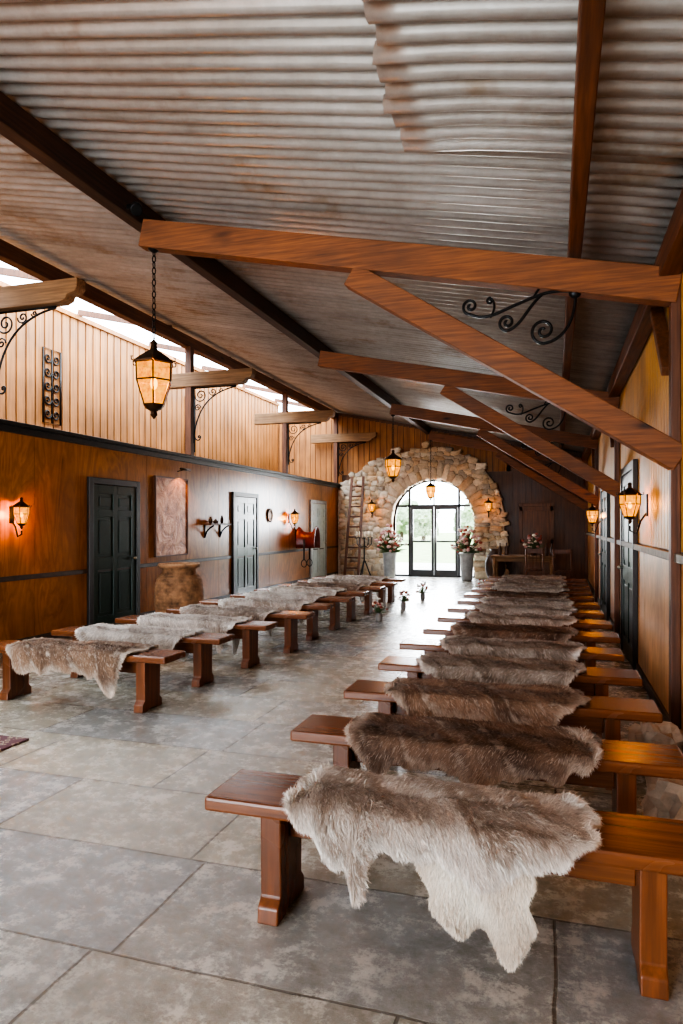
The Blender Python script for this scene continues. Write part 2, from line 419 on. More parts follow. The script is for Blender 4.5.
# glazed doors
wd=MB()
y0,y1=YE+.04,YE+.09
pts=[(CX-RI+.03,YE+.065,0)]+[(CX+(RI-.03)*math.cos(PI-PI*i/24),YE+.065,SP+(RI-.03)*math.sin(PI*i/24)) for i in range(25)]+[(CX+RI-.03,YE+.065,0)]
wd.tube(pts,.035,6)
wd.box(CX-RI,CX+RI,y0,y1,2.02,2.09)
for x in (-.72,.72): wd.box(CX+x-.035,CX+x+.035,y0,y1,0,2.55)
wd.box(CX-.02,CX+.02,y0,y1,2.09,2.8)
wd.box(CX-RI,CX-.72,y0,y1,.9,.95); wd.box(CX+.72,CX+RI,y0,y1,.9,.95); wd.box(CX-RI,CX+RI,y0,y1,0,.05)
d1=wd.obj('window_1',M['trim']); struct(d1,'black arched glazed door screen')
for sx in (-1,1):
    lf=MB(); a,b=(CX-.68,CX-.005) if sx<0 else (CX+.005,CX+.68)
    for q in (a,b-.07): lf.box(q,q+.07,y0-.01,y1-.01,.05,2.02)
    for z0,z1 in ((.05,.2),(1.0,1.05),(1.95,2.02)): lf.box(a+.07,b-.07,y0-.01,y1-.01,z0,z1)
    L=lf.obj('door_7' if sx<0 else 'door_8',M['trim']); struct(L,'black framed glazed door leaf')
    g=MB().box(a+.07,b-.07,y0+.015,y0+.02,.2,1.95).obj('glass_pane',M['glass'],parent=L)
    hx=CX+sx*.07
    MB().tube([(hx,y0-.01,1.0),(hx,y0-.06,1.0),(hx,y0-.06,1.35),(hx,y0-.01,1.35)],.012,6).obj('door_handle',M['steel'],parent=L)
# ------------------------------------------------------------------ doors on the side walls
def sidedoor(n,ya,yb,xw,dr,mat,zt=2.17,label='',fm='trim'):
    f=MB(); fw=.09
    def bx(m,xa,xb,*r):
        m.box(min(xa,xb),max(xa,xb),*r)
    bx(f,xw,xw+dr*.05,ya,ya+fw,0,zt); bx(f,xw,xw+dr*.05,yb-fw,yb,0,zt); bx(f,xw,xw+dr*.05,ya+fw,yb-fw,zt-fw,zt)
    D=f.obj('door_%d'%n,M[fm],bevel=.006); struct(D,label)
    a,b=ya+fw+.005,yb-fw-.005; l=MB(); bx(l,xw+dr*.002,xw+dr*.018,a,b,.01,zt-fw-.005)
    w=b-a; st=.11; t=dr*.034
    bars=[(a,a+st,.01,zt-fw-.005),(b-st,b,.01,zt-fw-.005),((a+b)/2-.05,(a+b)/2+.05,.01,zt-fw-.005)]
    for q in bars: bx(l,xw+dr*.018,xw+t,*q)
    segs=[(a+st,(a+b)/2-.05),((a+b)/2+.05,b-st)]
    for z0,z1 in ((.01,.2),(.86,1.04),(1.62,1.72),(zt-fw-.13,zt-fw-.005)):
        for s0,s1 in segs: bx(l,xw+dr*.018,xw+t,s0,s1,z0,z1)
    for z0,z1 in ((.25,.81),(1.09,1.57),(1.77,zt-fw-.18)):
        for s0,s1 in segs: bx(l,xw+dr*.018,xw+dr*.028,s0+.05,s1-.05,z0,z1)
    l.obj('door_leaf',mat,parent=D,bevel=.004)
    MB().blob((xw+dr*.075,b-.07,1.0),(.022,.026,.026),0).tube([(xw+dr*.034,b-.07,1.0),(xw+dr*.075,b-.07,1.0)],.009,8).obj('door_knob',M['steel'],parent=D,smooth=True)
    return D
sidedoor(1,7.97,9.18,XL,1,M['green'],label='dark green six panel door with black frame')
sidedoor(2,12.4,13.62,XL,1,M['green'],label='dark green six panel door with black frame')
sidedoor(3,16.95,18.25,XL,1,M['green_daylit'],label='grey-green panel door, paled by daylight put into its colour',fm='zinc')
sidedoor(4,7.5,8.9,XR,-1,M['green'],label='dark green panel door')
sidedoor(5,11.2,12.8,XR,-1,M['green'],label='dark green panel door')
# ------------------------------------------------------------------ roof timbers
def sobj(mb,name,mat,label,cat,bevel=.008,group=None,smooth=False):
    return tag(mb.obj(name,mat,bevel=bevel,smooth=smooth),label,cat,group)
for x,dz,w,h,mt in ((-3.5,-.145,.12,.2,'beamdark'),(-6.3,-.17,.14,.2,'beamY'),(.13,-.17,.09,.14,'beamY')):
    sobj(MB().box(x-w/2,x+w/2,YB+.02,YE-.03,roofz(x)+dz-h/2,roofz(x)+dz+h/2),'purlin',M[mt],'long stained timber purlin under the corrugated roof','beam',group='roof purlins')
sobj(MB().box(.66,.79,YB+.02,YE-.03,3.16,3.34),'wall_plate',M['beamY'],'red-brown timber plate along the low eave','beam')
TY=[5.05,9.6,14.2,18.8]
def trussbeam(p0,p1,y,w,h): return MB().beam((p0[0],y,p0[1]),(p1[0],y,p1[1]),w,h)
for i,y in enumerate([.4]+TY):
    if i>0:
        sobj(trussbeam((-3.34,3.97),(.79,3.09),y,.13,.23),'rafter',M['beam'],'brown-amber stained sloping tie beam','beam',group='tie beams')
        sobj(trussbeam((-1.5,3.42),(.80,1.937),y+.0,.12,.18),'diagonal_brace',M['beam'],'brown-amber stained diagonal timber brace','beam',group='diagonal braces')
    sobj(MB().box(.735,.798,y-.05,y+.05,0,3.15),'post',M['beamZ'],'dark timber post against the boarded wall','post',group='wall posts')
    if i>0:
        sobj(MB().beam((.74,y+.08,2.55),(.74,y+.68,3.15),.07,.09,(1,0,0)),'knee_brace',M['beamY'],'short timber knee brace at the eave','beam',group='knee braces')
# ------------------------------------------------------------------ scroll iron
def spiral(cx,cz,r,turns,a0,n=36,sgn=1,rend=.12):
    return [(cx+r*(1-(1-rend)*i/n)*math.cos(a0+sgn*2*PI*turns*i/n),cz+r*(1-(1-rend)*i/n)*math.sin(a0+sgn*2*PI*turns*i/n)) for i in range(n+1)]
def bez(p0,p1,p2,p3,n=18):
    return [tuple((1-t)**3*a+3*(1-t)**2*t*b+3*(1-t)*t*t*c+t**3*d for a,b,c,d in zip(p0,p1,p2,p3)) for t in [i/n for i in range(n+1)]]
for y in TY:
    e=empty('iron_scroll',(-.25,y-.03,2.95),'black wrought iron scroll ornament below a tie beam','ironwork','roof scrolls')
    mb=MB(); T=lambda pts:[(px,0,pz) for px,pz in pts]
    R=.0115
    mb.blob((.38,0,.17),(.045,.025,.045),0); mb.tube(T([(.38,.17),(.38,.27)]),R,6)
    mb.tube(T(bez((.38,.17),(.22,.22),(.10,.16),(-.02,.12))+bez((-.02,.12),(-.14,.08),(-.22,.02),(-.34,.08))[1:]+spiral(-.34,.14,.06,1.5,-PI/2,sgn=-1)[1:]),R,6)
    mb.tube(T(bez((.38,.17),(.39,.0),(.32,-.16),(.17,-.17))+spiral(.17,-.08,.09,1.6,-PI/2,sgn=-1)[1:]),R,6)
    mb.tube(T(bez((.16,.175),(.06,.10),(.02,-.04),(-.08,-.06))+spiral(-.08,.0,.06,1.5,-PI/2,sgn=-1)[1:]),R,6)
    mb.tube(T(bez((-.2,.045),(-.16,.1),(-.16,.16),(-.2,.19))+spiral(-.2,.165,.025,1.1,PI/2,sgn=1)[1:]),R*.8,6)
    mb.tube(T(bez((.1,.155),(.12,.2),(.16,.25),(.2,.26))),R*.8,6)
    mb.obj('scrollwork',M['iron'],parent=e,smooth=True)
# loft brackets
for y in (6.3,10.8,15.3,19.3):
    sobj(MB().box(-6.28,-6.16,y-.06,y+.06,2.73,4.68),'loft_post',M['beamZ'],'dark timber post standing on the black cornice','post',group='loft posts')
    m=MB()
    prof=[(-7.0,3.95),(-5.2,3.95),(-5.12,3.98),(-5.1,4.03),(-5.0,4.05),(-4.97,4.1),(-4.97,4.2),(-7.0,4.2)]
    n=len(prof); v=[(a,y-.075,b) for a,b in prof]+[(a,y+.075,b) for a,b in prof]
    m.add(v,[tuple(range(n))[::1],tuple(range(n,2*n))[::-1]]+[(i,i+n,(i+1)%n+n,(i+1)%n) for i in range(n)])
    sobj(m,'loft_beam',M['pale'],'pale weathered beam end with a carved nose','beam',group='loft beams')
    m=MB(); T=lambda pts:[(px,y,pz) for px,pz in pts]
    R=.013
    m.tube(T([(-6.13,2.95),(-6.13,3.93)]),R,6); m.tube(T([(-6.13,3.93),(-5.3,3.93)]),R,6)
    m.tube(T(bez((-6.13,3.1),(-6.05,3.6),(-5.8,3.85),(-5.3,3.92))),R,6)
    m.tube(T(spiral(-6.0,3.80,.12,1.7,PI)),.011,6); m.tube(T(spiral(-5.76,3.85,.07,1.5,PI)),.010,6); m.tube(T(spiral(-6.06,3.58,.065,1.5,0)),.010,6); m.tube(T(spiral(-5.6,3.88,.04,1.3,PI)),.009,6)
    m.tube(T(bez((-6.13,3.1),(-6.1,2.98),(-6.02,2.98),(-6.0,3.06))+spiral(-6.03,3.06,.03,1,0)[1:]),R*.9,6)
    sobj(m,'iron_bracket',M['iron'],'black wrought iron scroll bracket under a pale beam','ironwork',0,'loft brackets',True)
def grille(y,z,w=.42,h=1.25):
    m=MB(); x=XC+.035
    T=lambda pts:[(x,y+a,z+b) for a,b in pts]
    m.tube(T([(-w/2,-h/2),(w/2,-h/2),(w/2,h/2),(-w/2,h/2)]),.015,6,True)
    for k in (-2,-1,0,1,2):
        for s in (-1,1): m.tube(T(spiral(s*.1,k*.235,.09,1.4,0 if s<0 else PI,sgn=s)),.013,5)
    m.tube(T([(0,-h/2),(0,h/2)]),.013,5)
    return sobj(m,'iron_grille',M['iron'],'black wrought iron scroll grille hung on board cladding','ironwork',0,None,True)
grille(9.6,3.85); grille(14.2,3.85)
e=empty('spotlight',(-3.32,4.9,4.14),'small black spotlight clamped to a purlin','light')
MB().lathe([(.02,-.02),(.045,0),(.05,.1),(.04,.1)],14).obj('lamp_head',M['iron'],parent=e,smooth=True).rotation_euler=(2.2,0,.6)
MB().box(-.09,0,-.01,.01,-.005,.03).obj('clamp',M['iron'],parent=e)
# ------------------------------------------------------------------ lanterns
def lantern(par,s=1.0,zc=0,power=20,mat='bronze'):
    R=.15*s; H=.34*s; n=6
    f=MB()
    def ring(r,z): return [(r*math.cos(2*PI*k/n),r*math.sin(2*PI*k/n),z) for k in range(n)]
    top=ring(R,zc+H*.45); mid=ring(R*.97,zc+H*.05); bt=ring(R*.55,zc-H*.5)
    th=.0055*s+.0012
    for k in range(n):
        f.tube([top[k],mid[k],bt[k]],th,5)
        c=math.cos(2*PI*k/n); q=math.sin(2*PI*k/n)
        f.tube([(R*1.05*c,R*1.05*q,zc+H*.45),(R*1.25*c,R*1.25*q,zc+H*.47),(R*1.27*c,R*1.27*q,zc+H*.55),(R*1.17*c,R*1.17*q,zc+H*.55)],th*.8,5)
    for r in (top,mid,bt): f.tube(r,th,5,True)
    f.lathe([(R*.55,-.0),(R*.4,-.03*s),(R*.15,-.05*s),(R*.2,-.075*s),(.004,-.11*s)],12,(0,0,zc-H*.5))
    f.obj('lantern_frame',M[mat],parent=par)
    MB().lathe([(R*1.1,0),(R*1.12,.012*s),(R*.8,.05*s),(R*.42,.09*s),(R*.22,.11*s),(R*.16,.15*s),(R*.22,.165*s),(.01,.19*s)],6,(0,0,zc+H*.45)).obj('lantern_cap',M[mat],parent=par)
    g=MB(); 
    for (a,b) in ((mid,top),(bt,mid)):
        g.add([Vector((p[0]*.97,p[1]*.97,p[2])) for p in a+b],[(k,(k+1)%n,n+(k+1)%n,n+k) for k in range(n)])
    g.obj('lantern_glass',M['lampglass'],parent=par)
    MB().blob((0,0,zc),(.028*s,.028*s,.05*s),0).obj('bulb',M['bulb'],parent=par,smooth=True)
    l=bpy.data.lights.new('lantern_light','POINT'); l.energy=power; l.color=(1,.52,.17); l.shadow_soft_size=.05*s
    lo=bpy.data.objects.new('lantern_light',l); COL.objects.link(lo); lo.parent=par; lo.location=(0,0,zc)
def hanging(x,y,zt,zc,s,p):
    e=empty('hanging_lantern',(x,y,zt),'bronze hexagonal lantern with amber glass hung on a chain','lantern','hanging lanterns')
    lantern(e,s,zc-zt,p)
    top=zc-zt+.34*s*.45+.19*s
    ch=MB(); z=-.0; i=0; ll=.05
    while z-ll>top-.02:
        pts=[]
        for k in range(10):
            a=2*PI*k/10; dx=.015*math.cos(a); dz=(ll*.62)*math.sin(a)
            pts.append((dx,0,z-ll/2+dz) if i%2 else (0,dx,z-ll/2+dz))
        ch.tube(pts,.005,5,True); z-=ll; i+=1
    ch.obj('chain',M['iron'],parent=e,smooth=True)
    MB().lathe([(.05,0),(.05,-.01),(.02,-.03),(.01,-.035)],12,(0,0,.012)).obj('ceiling_hook',M['iron'],parent=e,smooth=True)
hanging(-3.25,5.05,3.83,2.70,1.08,60)
hanging(-3.30,14.2,3.83,2.72,1.12,60)
hanging(-3.30,18.8,3.83,2.42,.9,18)
hanging(-2.4,1.0,4.08,3.42,1.08,55)
def sconce(x,y,z,ang,s,p,lab,off=.15):
    e=empty('wall_sconce',(x,y,z),lab,'wall light','wall sconces',ang)
    bp=MB(); bp.box(0,.015,-.045*s,.045*s,-.14*s,.14*s)
    bp.tube([(.01,0,-.1*s),(.06,0,-.2*s),(.13*s,0,-.36*s),(off,0,-.32*s),(off,0,-.26*s)],.01,6)
    bp.obj('wall_bracket',M['iron'],parent=e,smooth=False)
    sub=bpy.data.objects.new('lantern_head',None); COL.objects.link(sub); sub.parent=e; sub.location=(off,0,0)
    lantern(sub,s*.85,0,p,'bronze')
sl='bronze wall lantern glowing amber on plywood'
sconce(XL+.0,6.60,1.62,0,.72,46,sl)
sconce(XL+.0,15.5,1.66,0,.8,46,sl)
sconce(XR,6.75,1.68,PI,.72,30,'bronze wall lantern glowing amber above the grey ledge')
sconce(XR,13.4,1.66,PI,.8,30,'bronze wall lantern glowing amber above the grey ledge')
sconce(XR,1.6,1.68,PI,.72,18,'bronze wall lantern glowing amber above the grey ledge')
sconce(-1.75,YE-.42,2.0,-PI/2,.8,18,'bronze wall lantern on the fieldstone arch')
sconce(-5.05,YE-.42,2.0,-PI/2,.8,18,'bronze wall lantern on the fieldstone arch')
# ------------------------------------------------------------------ benches
def make_bench(loc,group):
    e=empty('bench',loc,'varnished red-brown wooden bench with slab legs','bench',group)
    m=MB(); L=.92; 
    m.box(-L,L,-.165,.165,.405,.46); m.obj('seat',M['bench'],parent=e,bevel=.012)
    for s in (-1,1):
        x=s*.665; t=.042; prof=[(-.115,.405),(-.11,.09),(-.14,.06),(-.145,0),(-.06,0),(-.05,.014),(.05,.014),(.06,0),(.145,0),(.14,.06),(.11,.09),(.115,.405)]
        n=len(prof); g=MB(); g.add([(x-t,a,b) for a,b in prof]+[(x+t,a,b) for a,b in prof],[tuple(range(n))[::-1],tuple(range(n,2*n))]+[(i,(i+1)%n,(i+1)%n+n,i+n) for i in range(n)])
        g.obj('leg',M['benchleg'],parent=e,bevel=.006)
    MB().box(-.623,.623,-.022,.022,.285,.405).obj('stretcher',M['bench'],parent=e,bevel=.006)
    return e
RB=[2.5+.885*i for i in range(14)]; LB=[4.85+.9*i for i in range(10)]
LX=[-3.84,-3.8,-3.74]+[-3.7]*7
b0=make_bench((-.365,RB[0],0),'benches along the boarded wall')
rb=random.Random(5)
for y in RB[1:]: copything(b0,(-.365+rb.uniform(-.03,.02),y,0),rb.uniform(-.01,.01))
b1=copything(b0,(LX[0],LB[0],0)); b1['group']='benches along the plywood wall'
for k,y in enumerate(LB[1:]):
    n=copything(b1,(LX[k+1]+rb.uniform(-.04,.04),y,0),rb.uniform(-.015,.015))
    n['group']='benches along the plywood wall'
# ------------------------------------------------------------------ hides
PALS={
 'grey':((.52,.45,.39),(.27,.205,.16),(.84,.80,.73)),
 'brown':((.25,.16,.112),(.11,.068,.048),(.58,.48,.40)),
 'russet':((.31,.19,.125),(.16,.095,.062),(.6,.49,.40)),
 'pale':((.62,.56,.50),(.38,.32,.27),(.86,.82,.76)),
 'mid':((.41,.34,.285),(.21,.16,.125),(.78,.71,.64)),
 'tan':((.34,.22,.145),(.18,.11,.072),(.7,.6,.5))}
LAB={'grey':'grey-brown reindeer hide with cream edges draped over a bench','brown':'dark brown reindeer hide draped over a bench',
 'russet':'reddish brown reindeer hide draped over a bench','pale':'pale silver-grey reindeer hide draped over a bench','mid':'mottled brown and cream reindeer hide draped over a bench','tan':'warm tan-brown reindeer hide with pale flaps draped over a bench'}
def hide(loc,pal,seed,nb,L=1.2,b=.36,flaps=None,bw=.004,bl=.05,group='',rz=0,under=None,big=1.0):
    rng=np.random.default_rng(seed)
    base,dark,light=[np.array(c) for c in PALS[pal]]
    if flaps is None:
        flaps=[]
        for side in (-1,1):
            for s in (-.70,.66):
                flaps.append((side,s+rng.uniform(-.12,.12),rng.uniform(.06,.19)*big,rng.uniform(.06,.10)))
    ph=rng.uniform(0,6.28,12)
    def W(s,side):
        e=np.clip(1-np.abs(s)**3.2,0,1)**.5
        w=.10+ (b-.10)*e
        w=w+.024*np.sin(s*7+ph[0]+side)+.014*np.sin(s*15+ph[1]*side)+.007*np.sin(s*38+ph[2]*side)
        for (sd,s0,am,wd) in flaps:
            if sd==side: w=w+am*np.exp(-np.abs((s-s0)/wd)**2.6)
        return w
    def wn(s,t):
        return (np.sin(s*6.1+ph[3]+t*2.2)+np.sin(s*11.3+t*5.1+ph[4])*.6+np.sin(t*7.7+s*3.3+ph[5])*.6+np.sin(s*23+t*9+ph[6])*.3)/2.5
    hb=.172; r=.05
    def P(s,t):
        side=np.where(t>=0,1,-1)
        Wf=np.where(t>=0,W(s,1),W(s,-1))
        a=np.abs(t)*Wf
        arc=r*PI/2
        rest=np.clip(a-hb-arc,0,None)
        th=np.clip((a-hb)/r,0,PI/2)
        y=np.minimum(a,hb)+r*np.sin(th)+.04*rest+.18*rest*np.sin(s*9+ph[7]+side)+.06*rest*np.sin(s*22+ph[8])
        z=-r*(1-np.cos(th))-rest*.985
        top=np.clip(1-np.clip(a-hb*.6,0,None)/.2,0,1)*np.clip((1-np.abs(s))/.12,0,1)
        z=z+.010+.016*wn(s,t)*top+.020*top
        x=s*L/2*(1+.03*np.sin(t*5+ph[8]))+.05*rest*np.sin(s*6+ph[9])
        z=np.maximum(z,-.44)
        return np.stack([x,side*y,z],-1)
    ns,nt=90,60
    S,Tt=np.meshgrid(np.linspace(-1,1,ns),np.linspace(-1,1,nt),indexing='ij')
    V=P(S,Tt).reshape(-1,3)
    idx=np.arange(ns*nt).reshape(ns,nt)
    q=np.stack([idx[:-1,:-1],idx[1:,:-1],idx[1:,1:],idx[:-1,1:]],-1).reshape(-1,4)
    tris=np.concatenate([q[:,[0,1,2]],q[:,[0,2,3]]])
    def color(s,t):
        n1=wn(s*1.0,t*1.3); n2=wn(s*2.7+1,t*2.2+2); n3=wn(s*6.5+3,t*5+1)
        k=np.clip(.42+.8*n1+.5*n2+.35*n3,0,1)[:,None]
        c=base*(1-k)+dark*k
        wh=np.clip((n2*.7+n3*.7-.38)*2.2,0,1)[:,None]*.55; c=c*(1-wh)+light*wh
        sp=np.exp(-(t/.12)**2)[:,None]*.3; c=c*(1-sp)+dark*sp
        Wf=np.where(t>=0,W(s,1),W(s,-1)); a=np.abs(t)*Wf
        e=np.clip((np.abs(t)-.84+.12*n2)/.16,0,1)*.5+np.clip((a-.38)/.12,0,1)*.75+np.clip((np.abs(s)-.84+.08*n1)/.12,0,1)*.75
        e=np.clip(e,0,1)[:,None]*.85
        return c*(1-e)+light*e
    CS=color(S.ravel(),Tt.ravel())*.85
    extra=None
    if under:
        x0,x1,zb=under
        def Uf(uu,vv):
            wx=x0+(x1-x0)*(.5+(uu-.5)*(1-.30*vv**1.5)+.16*vv**1.4)+.012*np.sin(vv*11)*(uu*2-1)
            low=.72+.28*np.exp(-((uu-.78)/.22)**2)+.10*np.exp(-((uu-.12)/.12)**2)
            zz=-.06+(zb+.06)*vv*low; yy=-(.200+.035*np.sin(uu*8+vv*2)*vv+.02*np.sin(vv*3.1))
            return np.stack([wx,yy,zz],-1)
        nu,nv=32,18; uu,vv=np.meshgrid(np.linspace(0,1,nu),np.linspace(0,1,nv),indexing='ij')
        U=Uf(uu,vv).reshape(-1,3); ui=np.arange(nu*nv).reshape(nu,nv)+len(V)
        uq=np.stack([ui[:-1,:-1],ui[1:,:-1],ui[1:,1:],ui[:-1,1:]],-1).reshape(-1,4)
        tris=np.concatenate([tris,uq[:,[0,1,2]],uq[:,[0,2,3]]]); V=np.concatenate([V,U])
        def Ucol(uu,vv):
            k=(.5+.5*np.sin(uu*7+vv*5+1.3*np.sin(vv*6)))[:,None]*.5+np.clip((vv-.7)*2,0,1)[:,None]*.3
            return np.array([.80,.73,.62])*(1-k)+np.array([.36,.25,.17])*k
        CS=np.concatenate([CS,Ucol(uu.ravel(),vv.ravel())])
        ne2=16000; a=rng.random(ne2); c2=rng.random(ne2); a[:1500]=np.round(a[:1500]); c2[1500:3000]=1
        p0=Uf(a,c2); fl2=np.stack([(a-.5)*.5,np.full(ne2,-.15),np.full(ne2,-1.)],-1)+rng.normal(0,.2,(ne2,3)); fl2/=np.linalg.norm(fl2,axis=1)[:,None]
        l2=.026*rng.uniform(.6,1.2,ne2)[:,None]; w2=np.stack([np.full(ne2,.0014),np.zeros(ne2),rng.normal(0,.0004,ne2)],-1)
        n2_=np.array([[0,-1.,0]]); p1_=p0+n2_*l2*.2+fl2*l2*.45; t_=p0+n2_*l2*.2+fl2*l2
        extra=(np.stack([p0-w2,p0+w2,p1_+w2*.8,p1_-w2*.8,t_],1).reshape(-1,3), Ucol(a,c2)*rng.uniform(.8,1.15,ne2)[:,None])
    s=rng.uniform(-1,1,nb); t=rng.uniform(-1,1,nb)
    ne=nb//10; t[:ne]=np.sign(t[:ne])*rng.uniform(.95,1,ne); s[ne:ne+ne//3]=np.sign(s[ne:ne+ne//3])*rng.uniform(.97,1,ne//3)
    p=P(s,t); ds=.01
    ps=P(np.clip(s+ds,-1,1),t)-P(np.clip(s-ds,-1,1),t); pt=P(s,np.clip(t+ds,-1,1))-P(s,np.clip(t-ds,-1,1))
    nn=np.cross(ps,pt); nn/=np.linalg.norm(nn,axis=1)[:,None]+1e-9
    out=np.stack([np.zeros(nb),np.sign(p[:,1])*1.0,np.full(nb,.3)],-1)
    upv=np.where((p[:,2]>-.03)[:,None],np.array([0,0,1.]),out)
    sg=np.sign((nn*upv).sum(1)); sg[sg==0]=1; nn*=sg[:,None]
    us=ps/(np.linalg.norm(ps,axis=1)[:,None]+1e-9); ut=pt/(np.linalg.norm(pt,axis=1)[:,None]+1e-9)*np.sign(t)[:,None]
    clx=np.sin(s*19+t*7+ph[10])*.5+np.sin(s*37-t*23)*.35
    flow=us*(.75+.3*clx[:,None])*(1 if seed%2 else -1)+ut*(.55+np.abs(t)[:,None]*.5)+rng.normal(0,.2,(nb,3))
    flow[:,2]-=.15
    ew=np.clip((np.abs(s)-.85)/.15,0,1)[:,None]; flow=flow*(1-ew)+(us*np.sign(s)[:,None]+rng.normal(0,.25,(nb,3)))*ew
    flow/=np.linalg.norm(flow,axis=1)[:,None]
    ln=bl*rng.uniform(.6,1.25,nb)[:,None]
    wd=np.cross(nn,flow); wd/=np.linalg.norm(wd,axis=1)[:,None]+1e-9
    wd=wd+rng.normal(0,.2,(nb,3)); wd*=(bw/2)
    p=p-nn*.002
    p1=p+nn*ln*.28+flow*ln*.42; tip=p+nn*ln*.27+flow*ln*.95; tip[:,2]-=ln[:,0]*.08
    fl=.012-loc[2]
    BV=np.stack([p-wd,p+wd,p1+wd*.8,p1-wd*.8,tip],1).reshape(-1,3)
    c=color(s,t)*rng.uniform(.74,1.22,nb)[:,None]
    g=rng.random(nb)<.10; c[g]=c[g]*.5+light*.5
    if extra is not None:
        BV=np.concatenate([BV,extra[0]]); c=np.concatenate([c,extra[1]]); nb=nb+len(extra[1])
    BV[:,2]=np.maximum(BV[:,2],fl)
    BC=np.stack([c*.70,c*.70,c*.98,c*.98,np.clip(c*1.2,0,1)],1).reshape(-1,3)
    o0=len(V); bi=o0+np.arange(nb)[:,None]*5
    bt=np.concatenate([bi+[0,1,2],bi+[0,2,3],bi+[3,2,4]])
    AV=np.concatenate([V,BV]).astype(np.float32); AT=np.concatenate([tris,bt]).astype(np.int32)
    AC=np.concatenate([np.concatenate([CS,BC]),np.ones((len(AV),1))],1).astype(np.float32)
    me=bpy.data.meshes.new('reindeer_hide')
    me.vertices.add(len(AV)); me.vertices.foreach_set('co',AV.ravel())
    me.loops.add(len(AT)*3); me.loops.foreach_set('vertex_index',AT.ravel())
    me.polygons.add(len(AT)); me.polygons.foreach_set('loop_start',np.arange(len(AT),dtype=np.int32)*3)
    me.update(calc_edges=True)
    me.polygons.foreach_set('use_smooth',np.ones(len(AT),dtype=bool))
    a=me.color_attributes.new('Col','FLOAT_COLOR','POINT'); a.data.foreach_set('color',AC.ravel())
    me.materials.append(M['fur'])
    o=bpy.data.objects.new('reindeer_hide',me); COL.objects.link(o); o.location=loc; o.rotation_euler=(0,0,rz)
    tag(o,LAB[pal],'animal hide',group); return o
TZ=.462
rp=['grey','brown','russet','mid','mid','brown','grey','pale','grey','brown','pale','grey','mid','grey']
nbR=[120000,75000,48000,30000,20000,14000,11000,9000,7500,6000,5000,4500,4000,3500]
for i,y in enumerate(RB):
    fl=[(-1,-.62,.05,.07),(-1,-.44,.15,.045),(-1,.10,-.03,.2),(-1,.45,.03,.12),(1,-.6,.1,.1),(1,.5,.12,.1)] if i==0 else ([(-1,-.68,.07,.07),(-1,.7,.06,.08),(1,-.6,.1,.1),(1,.5,.12,.1)] if i==1 else None)
    hide((-.385+rb.uniform(-.04,.03),y,TZ),rp[i],11+i,nbR[i],1.06 if i==0 else 1.16,.31,fl,.0028+.0010*i,.034 if i<4 else .036,'reindeer hides on the benches by the boarded wall',rb.uniform(-.03,.03),(-.02,.34,-.37) if i==0 else None)
lp=['tan','pale','pale','mid','grey','pale','grey','brown','mid','grey']
nbL=[36000,28000,20000,14000,11000,9000,8000,6500,5500,5000]
for i,y in enumerate(LB):
    fl=[(-1,-.7,.08,.1),(-1,.70,.23,.12),(1,-.6,.1,.1),(1,.6,.1,.1)] if i==0 else None
    hide((LX[i]-.04+rb.uniform(-.06,.06),y,TZ),lp[i],41+i,nbL[i],1.2,.36,fl,.006+.0011*i,.034,'reindeer hides on the benches by the plywood wall',rb.uniform(-.05,.05),None,1.4)
# ------------------------------------------------------------------ boulders by right wall
for (x,y,r,sd) in ((.60,3.66,.165,1),(.60,4.55,.15,2)):
    m=MB(); m.cur=(.52,.42,.33); m.blob((x,y,r*.9),(r,r*1.1,r*.95),.6,3,.75,sd,2.6)
    o=m.obj('stone_boulder',M['stone'],smooth=False,col=True); tag(o,'rugged pale tan stone on the floor beside the wall','stone','stones by the wall')
# ------------------------------------------------------------------ left wall decor
e=empty('relief_picture',(XL,10.13,1.64),'copper-toned relief picture hung on plywood wall','picture')
MB().box(.0,.03,-.5,.5,-.64,.64).obj('canvas',M['art'],parent=e)
fr=MB()
for a in (-.51,.49): fr.box(0,.045,a-.0,a+.02,-.66,.66)
for a in (-.66,.64): fr.box(0,.045,-.49,.49,a,a+.02)
fr.obj('picture_frame',M['beamZ'],parent=e)
e=empty('picture_light',(XL,10.35,2.42),'slim brass picture light above a relief picture','light')
MB().tube([(0,0,0),(.16,0,.03)],.008,6).tube([(.16,-.16,.03),(.16,.16,.03)],.02,8).obj('lamp_arm',M['bronze'],parent=e,smooth=True)
sp=bpy.data.lights.new('picture_lamp','SPOT'); sp.energy=26; sp.color=(1,.6,.28); sp.spot_size=2.2
so=bpy.data.objects.new('picture_lamp',sp); COL.objects.link(so); so.parent=e; so.location=(.2,0,.0); so.rotation_euler=(0,-.15,0)
e=empty('wall_shelf',(XL,11.6,1.5),'small dark wooden wall shelf with curved brackets','shelf')
MB().box(0,.2,-.42,.42,0,.03).obj('shelf_board',M['darkwood'],parent=e,bevel=.004)
m=MB()
for s in (-.3,.3): m.tube([(.01,s,-.22),(.05,s,-.12),(.12,s,-.05),(.19,s,-.01)],.014,6); m.tube([(.01,s,-.24),(.01,s,0)],.014,6)
m.obj('shelf_bracket',M['iron'],parent=e,smooth=True)
for k,(dy,h,r,mt) in enumerate(((-.25,.12,.04,'bronze'),(-.05,.08,.05,'claydark'),(.2,.15,.035,'bronze'))):
    sobj(MB().lathe([(r*.6,0),(r,h*.3),(r*.9,h*.6),(r*.45,h*.8),(r*.55,h)],16,(XL+.1,11.6+dy,1.53)),'small_jar',M[mt],'small ornamental jar standing on the wall shelf','jar',0,'jars on the wall shelf',True)
m=MB().lathe([(.12,0),(.15,.01),(.16,.03),(.12,.035),(.1,.02),(.01,.03)],28)
o=m.obj('round_plaque',M['bronze'],smooth=True); o.location=(XL,14.3,1.72); o.rotation_euler=(0,PI/2,0); tag(o,'small round dark bronze plaque on plywood wall','plaque')
